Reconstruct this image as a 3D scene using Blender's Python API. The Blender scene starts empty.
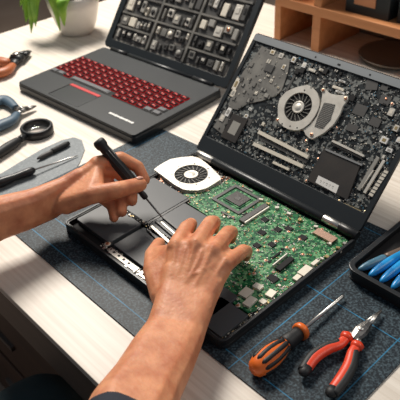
import bpy, bmesh, math, random
from mathutils import Vector, Matrix
PI = math.pi
C = bpy.context.scene.collection
rnd = random.Random(7)

# ------------------------------------------------------------------ camera
CP = Vector((0.7423, -0.6542, 0.6232))
RX = Vector((0.6885, 0.7240, -0.0428)); UX = Vector((-0.4012, 0.4294, 0.8091)); FX = Vector((-0.6042, 0.5399, -0.5861))
FPX = 622.4
def ray(x, y): return RX*((x-200)/FPX) + UX*((200-y)/FPX) + FX
def U(x, y, z=0.0):
    d = ray(x, y); return CP + d*((z-CP.z)/d.z)
cam = bpy.data.cameras.new('camera'); co = bpy.data.objects.new('camera', cam); C.objects.link(co)
m3 = Matrix((RX, UX, -FX)).transposed()
q = m3.to_quaternion(); co.matrix_world = Matrix.Translation(CP) @ q.to_matrix().to_4x4()
cam.sensor_width = 36; cam.lens = FPX/400*36; cam.clip_start = .01
cam.dof.use_dof = True; cam.dof.focus_distance = 0.86; cam.dof.aperture_fstop = 11
bpy.context.scene.camera = co
vs = bpy.context.scene.view_settings
vs.view_transform = 'Standard'; vs.look = 'None'; vs.gamma = 1; vs.use_curve_mapping = False
vs.exposure = 0.0

# ------------------------------------------------------------------ materials
def mat(name, col, rough=.5, metal=0, noise=None, bump=None, emit=None, sss=0, spec=None, trans=0, coat=0):
    m = bpy.data.materials.new(name); m.use_nodes = True
    nt = m.node_tree; b = nt.nodes['Principled BSDF']
    b.inputs['Base Color'].default_value = (*col, 1); b.inputs['Roughness'].default_value = rough
    b.inputs['Metallic'].default_value = metal
    if spec is not None: b.inputs['Specular IOR Level'].default_value = spec
    if trans: b.inputs['Transmission Weight'].default_value = trans
    if coat: b.inputs['Coat Weight'].default_value = coat
    if sss:
        b.inputs['Subsurface Weight'].default_value = sss
        b.inputs['Subsurface Radius'].default_value = (1, .35, .2); b.inputs['Subsurface Scale'].default_value = .006
    if emit:
        b.inputs['Emission Color'].default_value = (*emit[0], 1); b.inputs['Emission Strength'].default_value = emit[1]
    tc = nt.nodes.new('ShaderNodeTexCoord')
    if noise:   # (scale, colour2, lo, hi, (sx,sy,sz))
        mp = nt.nodes.new('ShaderNodeMapping'); mp.inputs['Scale'].default_value = noise[4] if len(noise) > 4 else (1, 1, 1)
        n = nt.nodes.new('ShaderNodeTexNoise'); n.inputs['Scale'].default_value = noise[0]; n.inputs['Detail'].default_value = 5
        r = nt.nodes.new('ShaderNodeValToRGB'); r.color_ramp.elements[0].position = noise[2]; r.color_ramp.elements[1].position = noise[3]
        r.color_ramp.elements[0].color = (*col, 1); r.color_ramp.elements[1].color = (*noise[1], 1)
        nt.links.new(tc.outputs['Object'], mp.inputs[0]); nt.links.new(mp.outputs[0], n.inputs['Vector'])
        nt.links.new(n.outputs['Fac'], r.inputs[0]); nt.links.new(r.outputs[0], b.inputs['Base Color'])
    if bump:    # (scale, strength, distance)
        n = nt.nodes.new('ShaderNodeTexNoise'); n.inputs['Scale'].default_value = bump[0]; n.inputs['Detail'].default_value = 4
        bp = nt.nodes.new('ShaderNodeBump'); bp.inputs['Strength'].default_value = bump[1]; bp.inputs['Distance'].default_value = bump[2]
        nt.links.new(tc.outputs['Object'], n.inputs['Vector']); nt.links.new(n.outputs['Fac'], bp.inputs['Height'])
        nt.links.new(bp.outputs[0], b.inputs['Normal'])
    return m
M = {}
M['table'] = mat('pale_ash', (.84, .77, .68), .45, noise=(22, (.64, .56, .47), .38, .75, (.12, 6, 6)))
M['apron'] = mat('dark_walnut', (.19, .135, .105), .5, noise=(10, (.12, .085, .066), .3, .7, (.2, 3, 3)))
M['cabinet'] = mat('cabinet_brown', (.085, .042, .024), .5, noise=(8, (.05, .025, .015), .3, .7, (.3, 3, 3)))
M['floor'] = mat('brown_floor', (.42, .32, .25), .6, noise=(1.5, (.26, .19, .145), .3, .7))
M['wallm'] = mat('taupe_wall', (.16, .12, .09), .8)
M['orange_wood'] = mat('orange_wood', (.62, .27, .11), .5, noise=(12, (.48, .19, .07), .3, .7, (.3, 4, 4)))
M['shelf_back'] = mat('shelf_back', (.16, .13, .11), .7)
M['black'] = mat('black_plastic', (.012, .013, .015), .38)
M['blackr'] = mat('black_rubber', (.010, .011, .012), .55, bump=(400, .3, .0006))
M['blackm'] = mat('matt_black', (.006, .006, .007), .8)
M['chassis'] = mat('charcoal_shell', (.020, .023, .026), .36, metal=.2)
M['graphite'] = mat('graphite_palmrest', (.019, .024, .028), .5, noise=(3, (.014, .017, .020), .3, .7), spec=.35)
M['bezel'] = mat('lid_bezel', (.016, .021, .025), .42, spec=.4)
M['topbez'] = mat('silver_grey_bezel', (.50, .52, .52), .32, metal=.85)
M['panel'] = mat('grey_battery', (.085, .092, .098), .45, noise=(5, (.06, .066, .072), .3, .7), spec=.4)
M['steel'] = mat('steel', (.66, .64, .60), .34, metal=1)
M['silver'] = mat('brushed_silver', (.80, .76, .68), .42, metal=.35, noise=(60, (.66, .62, .55), .4, .7))
M['darksteel'] = mat('dark_steel', (.25, .24, .23), .38, metal=1)
M['cream'] = mat('cream_metal', (.82, .76, .64), .45, metal=.15)
M['white'] = mat('white_label', (.82, .81, .78), .5)
M['grey'] = mat('mid_grey', (.33, .32, .29), .5)
M['dgrey'] = mat('dark_grey', (.075, .073, .07), .5)
M['shield'] = mat('pewter_shield', (.27, .26, .235), .42, metal=.3, noise=(40, (.15, .145, .135), .35, .7))
M['module'] = mat('dark_module', (.045, .038, .033), .45, noise=(30, (.028, .025, .024), .3, .7))
M['copper'] = mat('copper', (.78, .36, .22), .3, metal=.9)
M['coppad'] = mat('rose_copper_plate', (.55, .36, .27), .38, metal=.6)
M['gold'] = mat('gold', (.8, .6, .3), .3, metal=.9)
M['orange'] = mat('orange_plastic', (.85, .17, .025), .33)
M['redor'] = mat('red_orange_grip', (.80, .065, .022), .33)
M['blue'] = mat('blue_grip', (.02, .36, .80), .28, noise=(60, (.012, .20, .52), .4, .65))
M['bluegrey'] = mat('blue_grey_grip', (.10, .25, .36), .35, noise=(60, (.06, .16, .24), .4, .65))
M['dullblue'] = mat('dull_blue_grip', (.07, .12, .17), .5)
M['brownor'] = mat('brown_orange_grip', (.42, .12, .04), .45)
M['taupe'] = mat('taupe_shaft', (.16, .115, .09), .4, metal=.2)
M['red'] = mat('red_strip', (.50, .006, .01), .45, emit=((.9, .02, .02), .08))
M['keyred'] = mat('red_lit_key_edge', (.26, .002, .006), .7, spec=.1, emit=((1, .01, .02), .13))
M['keytop'] = mat('dark_red_keycap', (.028, .006, .008), .7, spec=.1)
M['legend'] = mat('lit_key_legend', (.5, .05, .04), .5, emit=((1, .06, .05), .22))
M['keygrey'] = mat('grey_keycap', (.10, .10, .11), .45)
M['pot'] = mat('white_ceramic', (.84, .79, .72), .35)
M['soil'] = mat('soil', (.04, .025, .015), .9)
M['leaf'] = mat('green_leaf', (.14, .34, .02), .4, noise=(25, (.32, .52, .06), .4, .7))
M['stem'] = mat('green_stem', (.10, .2, .03), .5)
M['plate'] = mat('dark_stoneware', (.17, .13, .10), .4)
M['boxc'] = mat('black_storage_box', (.012, .02, .024), .5)
M['boxlabel'] = mat('tan_label', (.60, .27, .13), .5)
M['skin'] = mat('skin', (.78, .345, .18), .5, noise=(45, (.50, .15, .07), .35, .8), bump=(190, .45, .0013), sss=.22, spec=.4)
M['nail'] = mat('nail', (.78, .42, .32), .25, coat=.4)
M['shirt'] = mat('navy_shirt', (.015, .02, .035), .8, bump=(300, .4, .001))
M['jeans'] = mat('dark_teal_denim', (.035, .065, .075), .85, bump=(500, .5, .001))
M['glass'] = mat('clear_lens', (.95, .97, 1), .02)
_n = M['glass'].node_tree; _mx = _n.nodes.new('ShaderNodeMixShader'); _mx.inputs[0].default_value = .10; _tr = _n.nodes.new('ShaderNodeBsdfTransparent'); _gl = _n.nodes.new('ShaderNodeBsdfGlossy'); _gl.inputs['Roughness'].default_value = .03
_n.links.new(_tr.outputs[0], _mx.inputs[1]); _n.links.new(_gl.outputs[0], _mx.inputs[2]); _n.links.new(_mx.outputs[0], _n.nodes['Material Output'].inputs[0])
M['rubbermat'] = mat('grey_silicone', (.15, .175, .19), .5, noise=(260, (.24, .27, .285), .45, .75), bump=(900, .3, .0005))
M['collar'] = mat('dark_collar', (.05, .045, .04), .3, metal=.8)

def pcb(name, base, hi, dark, sc=230):
    m = bpy.data.materials.new(name); m.use_nodes = True; nt = m.node_tree; b = nt.nodes['Principled BSDF']
    tc = nt.nodes.new('ShaderNodeTexCoord')
    v = nt.nodes.new('ShaderNodeTexVoronoi'); v.inputs['Scale'].default_value = sc; v.distance = 'CHEBYCHEV'
    n = nt.nodes.new('ShaderNodeTexNoise'); n.inputs['Scale'].default_value = sc*.35; n.inputs['Detail'].default_value = 4
    r = nt.nodes.new('ShaderNodeValToRGB'); cr = r.color_ramp; cr.interpolation = 'CONSTANT'
    cr.elements[0].position = 0; cr.elements[0].color = (*dark, 1); cr.elements[1].position = .42; cr.elements[1].color = (*base, 1)
    e = cr.elements.new(.60); e.color = (*hi, 1)
    sp = nt.nodes.new('ShaderNodeSeparateColor'); mx = nt.nodes.new('ShaderNodeMath'); mx.operation = 'MULTIPLY_ADD'; mx.inputs[1].default_value = .45
    nt.links.new(tc.outputs['Object'], v.inputs['Vector']); nt.links.new(tc.outputs['Object'], n.inputs['Vector'])
    nt.links.new(v.outputs['Color'], sp.inputs[0]); nt.links.new(sp.outputs[0], mx.inputs[0])
    sc2 = nt.nodes.new('ShaderNodeMath'); sc2.operation = 'MULTIPLY'; sc2.inputs[1].default_value = .6
    nt.links.new(n.outputs['Fac'], sc2.inputs[0]); nt.links.new(sc2.outputs[0], mx.inputs[2])
    nt.links.new(mx.outputs[0], r.inputs[0]); nt.links.new(r.outputs[0], b.inputs['Base Color'])
    b.inputs['Roughness'].default_value = .45; b.inputs['Specular IOR Level'].default_value = .25
    return m
M['green'] = pcb('green_circuit_board', (.014, .15, .05), (.15, .36, .17), (.006, .07, .032))
M['navy'] = pcb('blue_black_circuit_board', (.020, .026, .030), (.20, .21, .20), (.008, .010, .012))
M['greyp'] = pcb('grey_circuit', (.17, .16, .145), (.30, .28, .25), (.07, .066, .06), 150)

def matmat():
    m = bpy.data.materials.new('slate_cutting_mat'); m.use_nodes = True; nt = m.node_tree; b = nt.nodes['Principled BSDF']
    tc = nt.nodes.new('ShaderNodeTexCoord'); sx = nt.nodes.new('ShaderNodeSeparateXYZ'); nt.links.new(tc.outputs['Object'], sx.inputs[0])
    def line(out, pitch, off, w):
        a = nt.nodes.new('ShaderNodeMath'); a.operation = 'ADD'; a.inputs[1].default_value = off; nt.links.new(out, a.inputs[0])
        p = nt.nodes.new('ShaderNodeMath'); p.operation = 'PINGPONG'; p.inputs[1].default_value = pitch/2; nt.links.new(a.outputs[0], p.inputs[0])
        l = nt.nodes.new('ShaderNodeMath'); l.operation = 'LESS_THAN'; l.inputs[1].default_value = w; nt.links.new(p.outputs[0], l.inputs[0])
        return l.outputs[0]
    def mxo(a, b_, op='MAXIMUM'):
        n = nt.nodes.new('ShaderNodeMath'); n.operation = op; nt.links.new(a, n.inputs[0]); nt.links.new(b_, n.inputs[1]); return n.outputs[0]
    def one(out, c, w=.0008):
        a = nt.nodes.new('ShaderNodeMath'); a.operation = 'COMPARE'; a.inputs[1].default_value = c; a.inputs[2].default_value = w; nt.links.new(out, a.inputs[0]); return a.outputs[0]
    g = one(sx.outputs[0], .385)
    for c in (.508, -.118): g = mxo(g, one(sx.outputs[0], c))
    for c in (-.283, -.325, .045, -.120): g = mxo(g, one(sx.outputs[1], c))
    n = nt.nodes.new('ShaderNodeTexNoise'); n.inputs['Scale'].default_value = 330; n.inputs['Detail'].default_value = 3; nt.links.new(tc.outputs['Object'], n.inputs['Vector'])
    r = nt.nodes.new('ShaderNodeValToRGB'); r.color_ramp.elements[0].position = .44; r.color_ramp.elements[1].position = .70
    r.color_ramp.elements[0].color = (.008, .015, .022, 1); r.color_ramp.elements[1].color = (.075, .115, .14, 1); nt.links.new(n.outputs['Fac'], r.inputs[0])
    n2 = nt.nodes.new('ShaderNodeTexNoise'); n2.inputs['Scale'].default_value = 25; nt.links.new(tc.outputs['Object'], n2.inputs['Vector'])
    lf = nt.nodes.new('ShaderNodeMath'); lf.operation = 'MULTIPLY'; nt.links.new(g, lf.inputs[0]); nt.links.new(n2.outputs['Fac'], lf.inputs[1])
    mx = nt.nodes.new('ShaderNodeMix'); mx.data_type = 'RGBA'; nt.links.new(lf.outputs[0], mx.inputs[0]); nt.links.new(r.outputs[0], mx.inputs[6]); mx.inputs[7].default_value = (.03, .32, .60, 1)
    nt.links.new(mx.outputs[2], b.inputs['Base Color']); b.inputs['Roughness'].default_value = .5; b.inputs['Specular IOR Level'].default_value = .28
    bp = nt.nodes.new('ShaderNodeBump'); bp.inputs['Strength'].default_value = .35; bp.inputs['Distance'].default_value = .0006
    nt.links.new(n.outputs['Fac'], bp.inputs['Height']); nt.links.new(bp.outputs[0], b.inputs['Normal'])
    return m
M['mat'] = matmat()

# ------------------------------------------------------------------ builders
class B:
    """collects shapes with materials; build() links them as one mesh object"""
    def __init__(s): s.bm = bmesh.new(); s.ms = []
    def mi(s, m):
        m = M[m]
        if m not in s.ms: s.ms.append(m)
        return s.ms.index(m)
    def _set(s, faces, m, smooth=False):
        i = s.mi(m)
        for f in faces: f.material_index = i; f.smooth = smooth
    def prism(s, pts, z0, z1, m, T=None, smooth=False, taper=1.0, bev=0):
        """closed 2D outline raised from z0 to z1; bev = chamfered top edge"""
        T = T or Matrix.Identity(4)
        cx = sum(p[0] for p in pts)/len(pts); cy = sum(p[1] for p in pts)/len(pts)
        def ring(z, k, inset=0):
            out = []
            for p in pts:
                dx, dy = p[0]-cx, p[1]-cy; L = math.hypot(dx, dy) or 1; kk = k*(1-inset/L)
                out.append(s.bm.verts.new(T @ Vector((cx+dx*kk, cy+dy*kk, z))))
            return out
        rs = [ring(z0, 1)]
        if bev: rs += [ring(z1-bev*math.copysign(1, z1-z0), 1), ring(z1, taper, bev)]
        else: rs += [ring(z1, taper)]
        fs = []
        n = len(pts)
        for a, b in zip(rs, rs[1:]):
            for i in range(n): fs.append(s.bm.faces.new((a[i], a[(i+1) % n], b[(i+1) % n], b[i])))
        top = s.bm.faces.new(rs[-1]); bot = s.bm.faces.new(rs[0][::-1])
        s._set(fs, m, smooth); s._set([top, bot], m)
        return s
    def box(s, c, d, m, T=None, rz=0, bev=0):
        w, h = d[0]/2, d[1]/2; k, l = math.cos(rz), math.sin(rz)
        pts = [(c[0]+k*x-l*y, c[1]+l*x+k*y) for x, y in ((-w, -h), (w, -h), (w, h), (-w, h))]
        return s.prism(pts, c[2]-d[2]/2, c[2]+d[2]/2, m, T, bev=bev)
    def rings(s, rings, m, close=(True, True), smooth=True):
        """loft through rings of points"""
        vs_ = [[s.bm.verts.new(Vector(p)) for p in r] for r in rings]; fs = []
        n = len(vs_[0])
        for a, b in zip(vs_, vs_[1:]):
            for i in range(n): fs.append(s.bm.faces.new((a[i], a[(i+1) % n], b[(i+1) % n], b[i])))
        s._set(fs, m, smooth)
        cap = []
        if close[0]: cap.append(s.bm.faces.new(vs_[0][::-1]))
        if close[1]: cap.append(s.bm.faces.new(vs_[-1]))
        s._set(cap, m)
        return s
    def tube(s, pts, rad, m, seg=14, flat=1.0, up=Vector((0, 0, 1)), smooth=True):
        pts = [Vector(p) for p in pts]; n = len(pts)
        if not hasattr(rad, '__len__'): rad = [rad]*n
        rr = []
        for i, p in enumerate(pts):
            t = (pts[min(i+1, n-1)]-pts[max(i-1, 0)]).normalized()
            a = t.cross(up); a = a.normalized() if a.length > 1e-4 else t.orthogonal().normalized(); b = a.cross(t)
            rr.append([p + a*rad[i]*math.cos(2*PI*k/seg) + b*rad[i]*flat*math.sin(2*PI*k/seg) for k in range(seg)])
        return s.rings(rr, m, smooth=smooth)
    def lathe(s, prof, m, T=None, seg=32, close=(True, True), smooth=True):
        T = T or Matrix.Identity(4)
        return s.rings([[T @ Vector((r*math.cos(2*PI*k/seg), r*math.sin(2*PI*k/seg), z)) for k in range(seg)] for r, z in prof], m, close, smooth)
    def build(s, name, parent=None, mx=None, bev=0):
        bmesh.ops.recalc_face_normals(s.bm, faces=s.bm.faces)
        me = bpy.data.meshes.new(name); s.bm.to_mesh(me); s.bm.free()
        for m in s.ms: me.materials.append(m)
        o = bpy.data.objects.new(name, me); C.objects.link(o)
        if parent: o.parent = parent
        if mx is not None: o.matrix_basis = mx
        if bev:
            b = o.modifiers.new('bevel', 'BEVEL'); b.width = bev; b.segments = 2; b.limit_method = 'ANGLE'
        return o
def tag(o, label, cat, group=None):
    o['label'] = label; o['category'] = cat
    if group: o['group'] = group
    return o
def empty(name, loc, label, cat, rz=0, group=None):
    o = bpy.data.objects.new(name, None); C.objects.link(o); o.location = loc; o.rotation_euler = (0, 0, rz); o.empty_display_size = .02
    return tag(o, label, cat, group)
def rrect(x0, y0, x1, y1, r, n=5):
    out = []
    for cx, cy, a in ((x1-r, y0+r, -PI/2), (x1-r, y1-r, 0), (x0+r, y1-r, PI/2), (x0+r, y0+r, PI)):
        for i in range(n+1): t = a+PI/2*i/n; out.append((cx+r*math.cos(t), cy+r*math.sin(t)))
    return out
def ringslab(b, outer, inner, z0, z1, m, T=None, z0i=None):
    """frame between two outlines of equal point count"""
    T = T or Matrix.Identity(4); n = len(outer)
    V = lambda p, z: b.bm.verts.new(T @ Vector((p[0], p[1], z)))
    a = [V(p, z0) for p in outer]; c = [V(p, z1) for p in outer]; d = [V(p, z1) for p in inner]; e = [V(p, z0) for p in inner]
    fs = []
    for i in range(n):
        j = (i+1) % n
        for p, q in ((a, c), (c, d), (d, e), (e, a)): fs.append(b.bm.faces.new((p[i], p[j], q[j], q[i])))
    b._set(fs, m)
    return b
def resample(pts, n):
    L = [math.dist(pts[i], pts[(i+1) % len(pts)]) for i in range(len(pts))]; tot = sum(L); out = []; i = 0; acc = 0
    for k in range(n):
        t = tot*k/n
        while acc+L[i] < t: acc += L[i]; i += 1
        f = (t-acc)/L[i]; a, b_ = pts[i], pts[(i+1) % len(pts)]; out.append((a[0]+(b_[0]-a[0])*f, a[1]+(b_[1]-a[1])*f))
    return out
def axisT(p, d):
    d = Vector(d).normalized(); return Matrix.Translation(Vector(p)) @ d.to_track_quat('Z', 'Y').to_matrix().to_4x4()

# ------------------------------------------------------------------ room
def struct(o): o['kind'] = 'structure'; return o
struct(B().box((0, 0, -.76), (9, 9, .04), 'floor').build('floor'))
struct(B().box((-.5, 3.6, .5), (8, .1, 2.5), 'wallm').build('wall_back'))
struct(B().box((-3.9, 0, .5), (.1, 7.2, 2.5), 'wallm').build('wall_left'))

# ------------------------------------------------------------------ table
tb = empty('table', (0, 0, -.74), 'pale wooden worktable with a dark brown front edge, carrying everything', 'table')
up = Matrix.Translation((0, 0, .74))
B().prism(rrect(-.89, -.43, 1.15, .745, .01), -.012, 0, 'table').build('tabletop', tb, up, bev=.001)
o = B().prism(rrect(-.89, -.4295, 1.15, .745, .01), -.082, -.0122, 'apron').build('apron', tb, up); o['label'] = 'dark brown apron'
for x, y in ((-.84, -.37), (1.1, -.37), (-.84, .69), (1.1, .69)):
    B().box((x, y, -.411), (.06, .06, .658), 'apron').build('leg', tb, up)

cb = empty('drawer_cabinet', (-.28, -.11, -.74), 'dark brown drawer cabinet standing under the left side of the table', 'cabinet')
X = Matrix.Translation((.28, .11, .74))
B().box((-.28, -.11, -.4125), (.64, .46, .655), 'cabinet').build('body', cb, X, bev=.002)
for k in range(3):
    dr = B().box((-.28, -.3475, -.20-.21*k), (.61, .014, .19), 'cabinet').build('drawer', cb, X, bev=.002)
    B().box((-.28, -.3585, -.20-.21*k), (.12, .008, .012), 'darksteel').build('handle', dr)
# ------------------------------------------------------------------ mats
mo = [(-.142, -.351), (.282, -.351), (.300, -.303), (.520, -.303), (.530, -.290), (.530, .058), (.518, .070), (-.142, .034)]
tag(B().prism(mo, .0003, .0022, 'mat').build('cutting_mat'), 'dark slate cutting mat with thin blue grid lines under the opened laptop', 'mat')
gm = [tuple(U(*p)[:2]) for p in ((-60, 205), (-20, 183), (2, 174), (20, 163), (42, 150), (62, 141), (74, 138), (82, 141), (85, 150), (80, 163), (72, 176), (60, 195), (58, 215), (-20, 246), (-60, 250))]
tag(B().prism(gm, .0003, .0020, 'rubbermat').build('silicone_mat'), 'light grey rounded soft mat lying under the thin black screwdriver at left', 'mat')

# ------------------------------------------------------------------ opened laptop (foreground)
Z1 = .0022
LA = math.radians(0)
lap = empty('laptop', (0, 0, Z1), 'opened-up laptop on the cutting mat, green circuit board bared and parts in its lid', 'laptop')
BM = Matrix.Translation((0, 0, -Z1))         # base parts are written in world coordinates
W1, D1 = .362, .289
b = B(); b.prism(rrect(0, -D1, W1, .004, .010), Z1, .0075, 'chassis')
ringslab(b, rrect(0, -D1, W1, .004, .010), rrect(.0035, -D1+.0035, W1-.0035, .001, .007), .0075, .018, 'chassis')
b.build('base_case', lap, BM, bev=.0008)
b = B(); ringslab(b, rrect(.0035, -D1+.0035, W1-.0035, .0, .007), rrect(.0052, -D1+.0055, W1-.0052, -.002, .006), .012, .0165, 'black'); b.build('inner_rim', lap, BM)
B().prism(rrect(.0045, -D1+.0045, W1-.0045, -.0005, .006), .0076, .009, 'blackm').build('tray_floor', lap, BM)

def Bp(x, y, z=.017): v = U(x, y, z); return (v.x, v.y)
def pxs(s): return [tuple(map(float, a.split(','))) for a in s.split()]
def ccw(pts):
    A = sum(pts[i][0]*pts[(i+1) % len(pts)][1]-pts[(i+1) % len(pts)][0]*pts[i][1] for i in range(len(pts)))
    return pts if A > 0 else pts[::-1]
# battery panels (real layout in base coordinates)
def panel(x0, y0, x1, y1, label, z=.0165, m='panel'):
    o = B().prism(rrect(x0, y0, x1, y1, .003), .0092, z, m, bev=.0006).build('battery', lap, BM); o['label'] = label; return o
panel(.007, -.196, .098, -.104, 'wide grey battery panel')
panel(.104, -.196, .176, -.118, 'small grey battery panel')
panel(.008, -.268, .096, -.203, 'dark grey battery panel')
panel(.104, -.266, .222, -.206, 'front grey battery panel')
panel(.226, -.276, .318, -.214, 'corner grey battery panel')
panel(.300, -.282, .352, -.230, 'grey battery panel in the corner')
# narrow rails between panels
b = B()
for (x0, y0, x1, y1) in ((.099, -.200, .103, -.106), (.007, -.2015, .222, -.1975)):
    b.box(((x0+x1)/2, (y0+y1)/2, .0128), (x1-x0, y1-y0, .007), 'black')
b.build('divider_rail', lap, BM)
# slim clamps under the driver tip
for k, (p, q_, w, mm) in enumerate([((156, 221), (176, 238), .0035, 'black'), ((151, 226), (170, 243), .0045, 'silver'), ((147, 229), (165, 247), .003, 'black'), ((163, 217), (180, 231), .0035, 'black'), ((161, 222), (177, 236), .0030, 'silver')]):
    a = Vector((*Bp(*p, .019), 0)); c = Vector((*Bp(*q_, .019), 0)); d = (c-a); mid = (a+c)/2
    o = B().box((mid.x, mid.y, .0185), (d.length, w, .003), mm, rz=math.atan2(d.y, d.x), bev=.0006).build('metal_clamp' if mm == 'silver' else 'black_clamp', lap, BM)
# cooling fan on base
fp = ccw([Bp(*p, .019) for p in pxs('154,169 161,164 170,159 181,157 192,156 200,158 210,166 220,176 221,179 213,184 206,188 198,190 190,190 183,189 174,184 166,178')])
fc = Vector((.051, -.054, 0))
fan = B(); fr = .0300
fo = resample(fp, 110)
circ = []
for p in fo:
    a = math.atan2(p[1]-fc.y, p[0]-fc.x); circ.append((fc.x+fr*math.cos(a), fc.y+fr*math.sin(a)))
ringslab(fan, fo, circ, .0165, .0185, 'silver'); fan.prism(fo, .0095, .0150, 'silver')
fan = fan.build('cooling_fan', lap, BM); fan['label'] = 'silver cooling fan beside the hinge'
def rotor(c, r, z, parent, mx, nb=18, T=None):
    T = T or Matrix.Identity(4)
    b = B(); b.lathe([(r*.98, z-.0012), (r*.98, z-.0008)], 'blackm', T @ Matrix.Translation(c), seg=32)
    for k in range(nb):
        a = 2*PI*k/nb; p0 = Vector((r*.52*math.cos(a), r*.52*math.sin(a), z+.0004))+Vector(c); a2 = a+.22
        p1 = Vector((r*.93*math.cos(a2), r*.93*math.sin(a2), z+.0004))+Vector(c)
        mid = (p0+p1)/2; d = p1-p0
        b.box((mid.x, mid.y, mid.z), (d.length, r*.026, .0014), 'grey', T, rz=math.atan2(d.y, d.x))
    o = b.build('rotor', parent, mx)
    h = B(); h.lathe([(r*.43, z-.0006), (r*.43, z+.0012), (r*.40, z+.002), (r*.35, z+.0015), (r*.22, z+.0015), (r*.19, z+.0021), (r*.01, z+.0023)], 'silver', T @ Matrix.Translation(c), seg=28).build('hub', parent, mx)
    for k in range(6):
        pass
    return o
rotor((fc.x, fc.y, 0), fr, .0168, fan, Matrix.Identity(4))
for k in range(7):
    a = 2*PI*k/7+.4; B().lathe([(.0014, .0185), (.0014, .0190), (.0005, .0192)], 'dgrey', Matrix.Translation((fc.x+.0345*math.cos(a), fc.y+.0335*math.sin(a), 0)), seg=8).build('screw', fan)
# green board
gp = ccw([(.080, -.100), (.098, -.074), (.106, -.036), (.106, -.010), (.346, -.008), (.354, -.012), (.354, -.206), (.346, -.225), (.300, -.226), (.296, -.212), (.178, -.205), (.178, -.114), (.104, -.112)])
board = B().prism(gp, .0095, .0130, 'green').build('circuit_board', lap, BM); board['label'] = 'green circuit board'
I4 = Matrix.Identity(4)
def part(name, b, parent, mx=I4, label=None):
    o = b.build(name, parent, mx)
    if label: o['label'] = label
    return o
def chip(px, py, w, h, rz=0, m='blackm', nm='chip', par=board, z0=.0130, th=.0018, pins=True, pos=None):
    x, y = pos or Bp(px, py, z0+th)
    b = B().box((x, y, z0+th/2), (w, h, th), m, rz=rz, bev=.0002)
    if pins:
        for s in (-1, 1):
            for k in range(5):
                u = (k-2)*w/5.5; v = s*(h/2+.0006)
                b.box((x+u*math.cos(rz)-v*math.sin(rz), y+u*math.sin(rz)+v*math.cos(rz), z0+.0004), (.0008, .0014, .0006), 'steel', rz=rz)
    return part(nm, b, par)
# processor with its frame
cc = Bp(238, 199, .0145)
b = B(); ringslab(b, rrect(cc[0]-.033, cc[1]-.030, cc[0]+.030, cc[1]+.028, .002), rrect(cc[0]-.027, cc[1]-.0245, cc[0]+.0245, cc[1]+.0225, .002), .013, .0150, 'dgrey')
part('processor_bracket', b, board)
b = B().box((cc[0], cc[1], .0137), (.038, .034, .0014), 'green').box((cc[0], cc[1], .0150), (.033, .029, .0018), 'module', bev=.0003).box((cc[0], cc[1], .0160), (.009, .008, .0003), 'dgrey')
part('processor', b, board)
chip(0, 0, .060, .009, PI/2, 'dgrey', 'memory_slot', pins=False, pos=(.2055, -.060), th=.0045)
chip(0, 0, .058, .0022, PI/2, 'silver', 'memory_slot_clip', pins=False, pos=(.2125, -.060), th=.0040)
b = B().box((.112, -.098, .0142), (.004, .05, .0025), 'dgrey'); 
for s in pxs('265,219 278,229 262,232 272,244 303,237 289,228 257,245 247,215'): chip(*s, .0105+.003*rnd.random(), .0095)
chip(285, 263, .034, .0085, PI/2+.05, 'blackm', 'connector', th=.0045, pins=False)
chip(280, 259, .034, .0018, PI/2+.05, 'silver', 'connector_strip', th=.005, pins=False)
chip(273, 278, .015, .012, 0, 'blackm')
chip(276, 255, .018, .0028, PI/2, 'blackm', pins=False); chip(228, 215, .03, .003, 0, 'dgrey', pins=False); chip(248, 189, .02, .002, 0, 'grey', pins=False)
for p, w, h in (((325, 235), .036, .015), ):
    o = chip(*p, w, h, 0, 'coppad', 'heat_spreader', th=.004, pins=False); o['label'] = 'rose copper plate near the hinge'
    for s in (-1, 1): chip(0, 0, .006, .012, 0, 'copper', 'heat_spreader_clip', pins=False, pos=(o.data.vertices[0].co.x+(.003 if s < 0 else w-.003), Bp(*p)[1]), th=.003)
for p, w, h, r in (((246, 292), .014, .018, .1), ((250, 301), .012, .019, .1), ((258, 286), .013, .010, .1), ((271, 293), .011, .014, .15), ((305, 270), .012, .022, .05), ((297, 277), .008, .012, .05), ((263, 301), .009, .008, 0), ((315, 262), .006, .014, 0)):
    chip(*p, w, h, r, 'cream', 'metal_shield', th=.0035, pins=False)
for x, y in pxs('330,243 338,247 345,243 335,252 322,258 327,256 340,250 316,226 300,219 289,213 277,207 268,203 261,199'):
    chip(x, y, .004+.004*rnd.random(), .003+.003*rnd.random(), rnd.random(), rnd.choice(['cream', 'gold', 'silver', 'grey']), 'terminal', pins=False, th=.0035)
def screw(par, x, y, z, m='copper', r=.0022, T=I4, nm='screw'):
    b = B().lathe([(r*1.5, z), (r*1.5, z+.0006), (r*1.25, z+.0008)], 'cream', T @ Matrix.Translation((x, y, 0)), seg=14)
    b.lathe([(r, z+.0008), (r*.95, z+.0018), (r*.4, z+.0016)], m, T @ Matrix.Translation((x, y, 0)), seg=14)
    return part(nm, b, par)
for s in pxs('289,231 287,247 276,241 238,305 233,217 207,190 266,260 258,250 294,249 254,273 300,239 262,208 322,229 303,254'): screw(board, *Bp(*s, .0145), .013)
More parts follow.
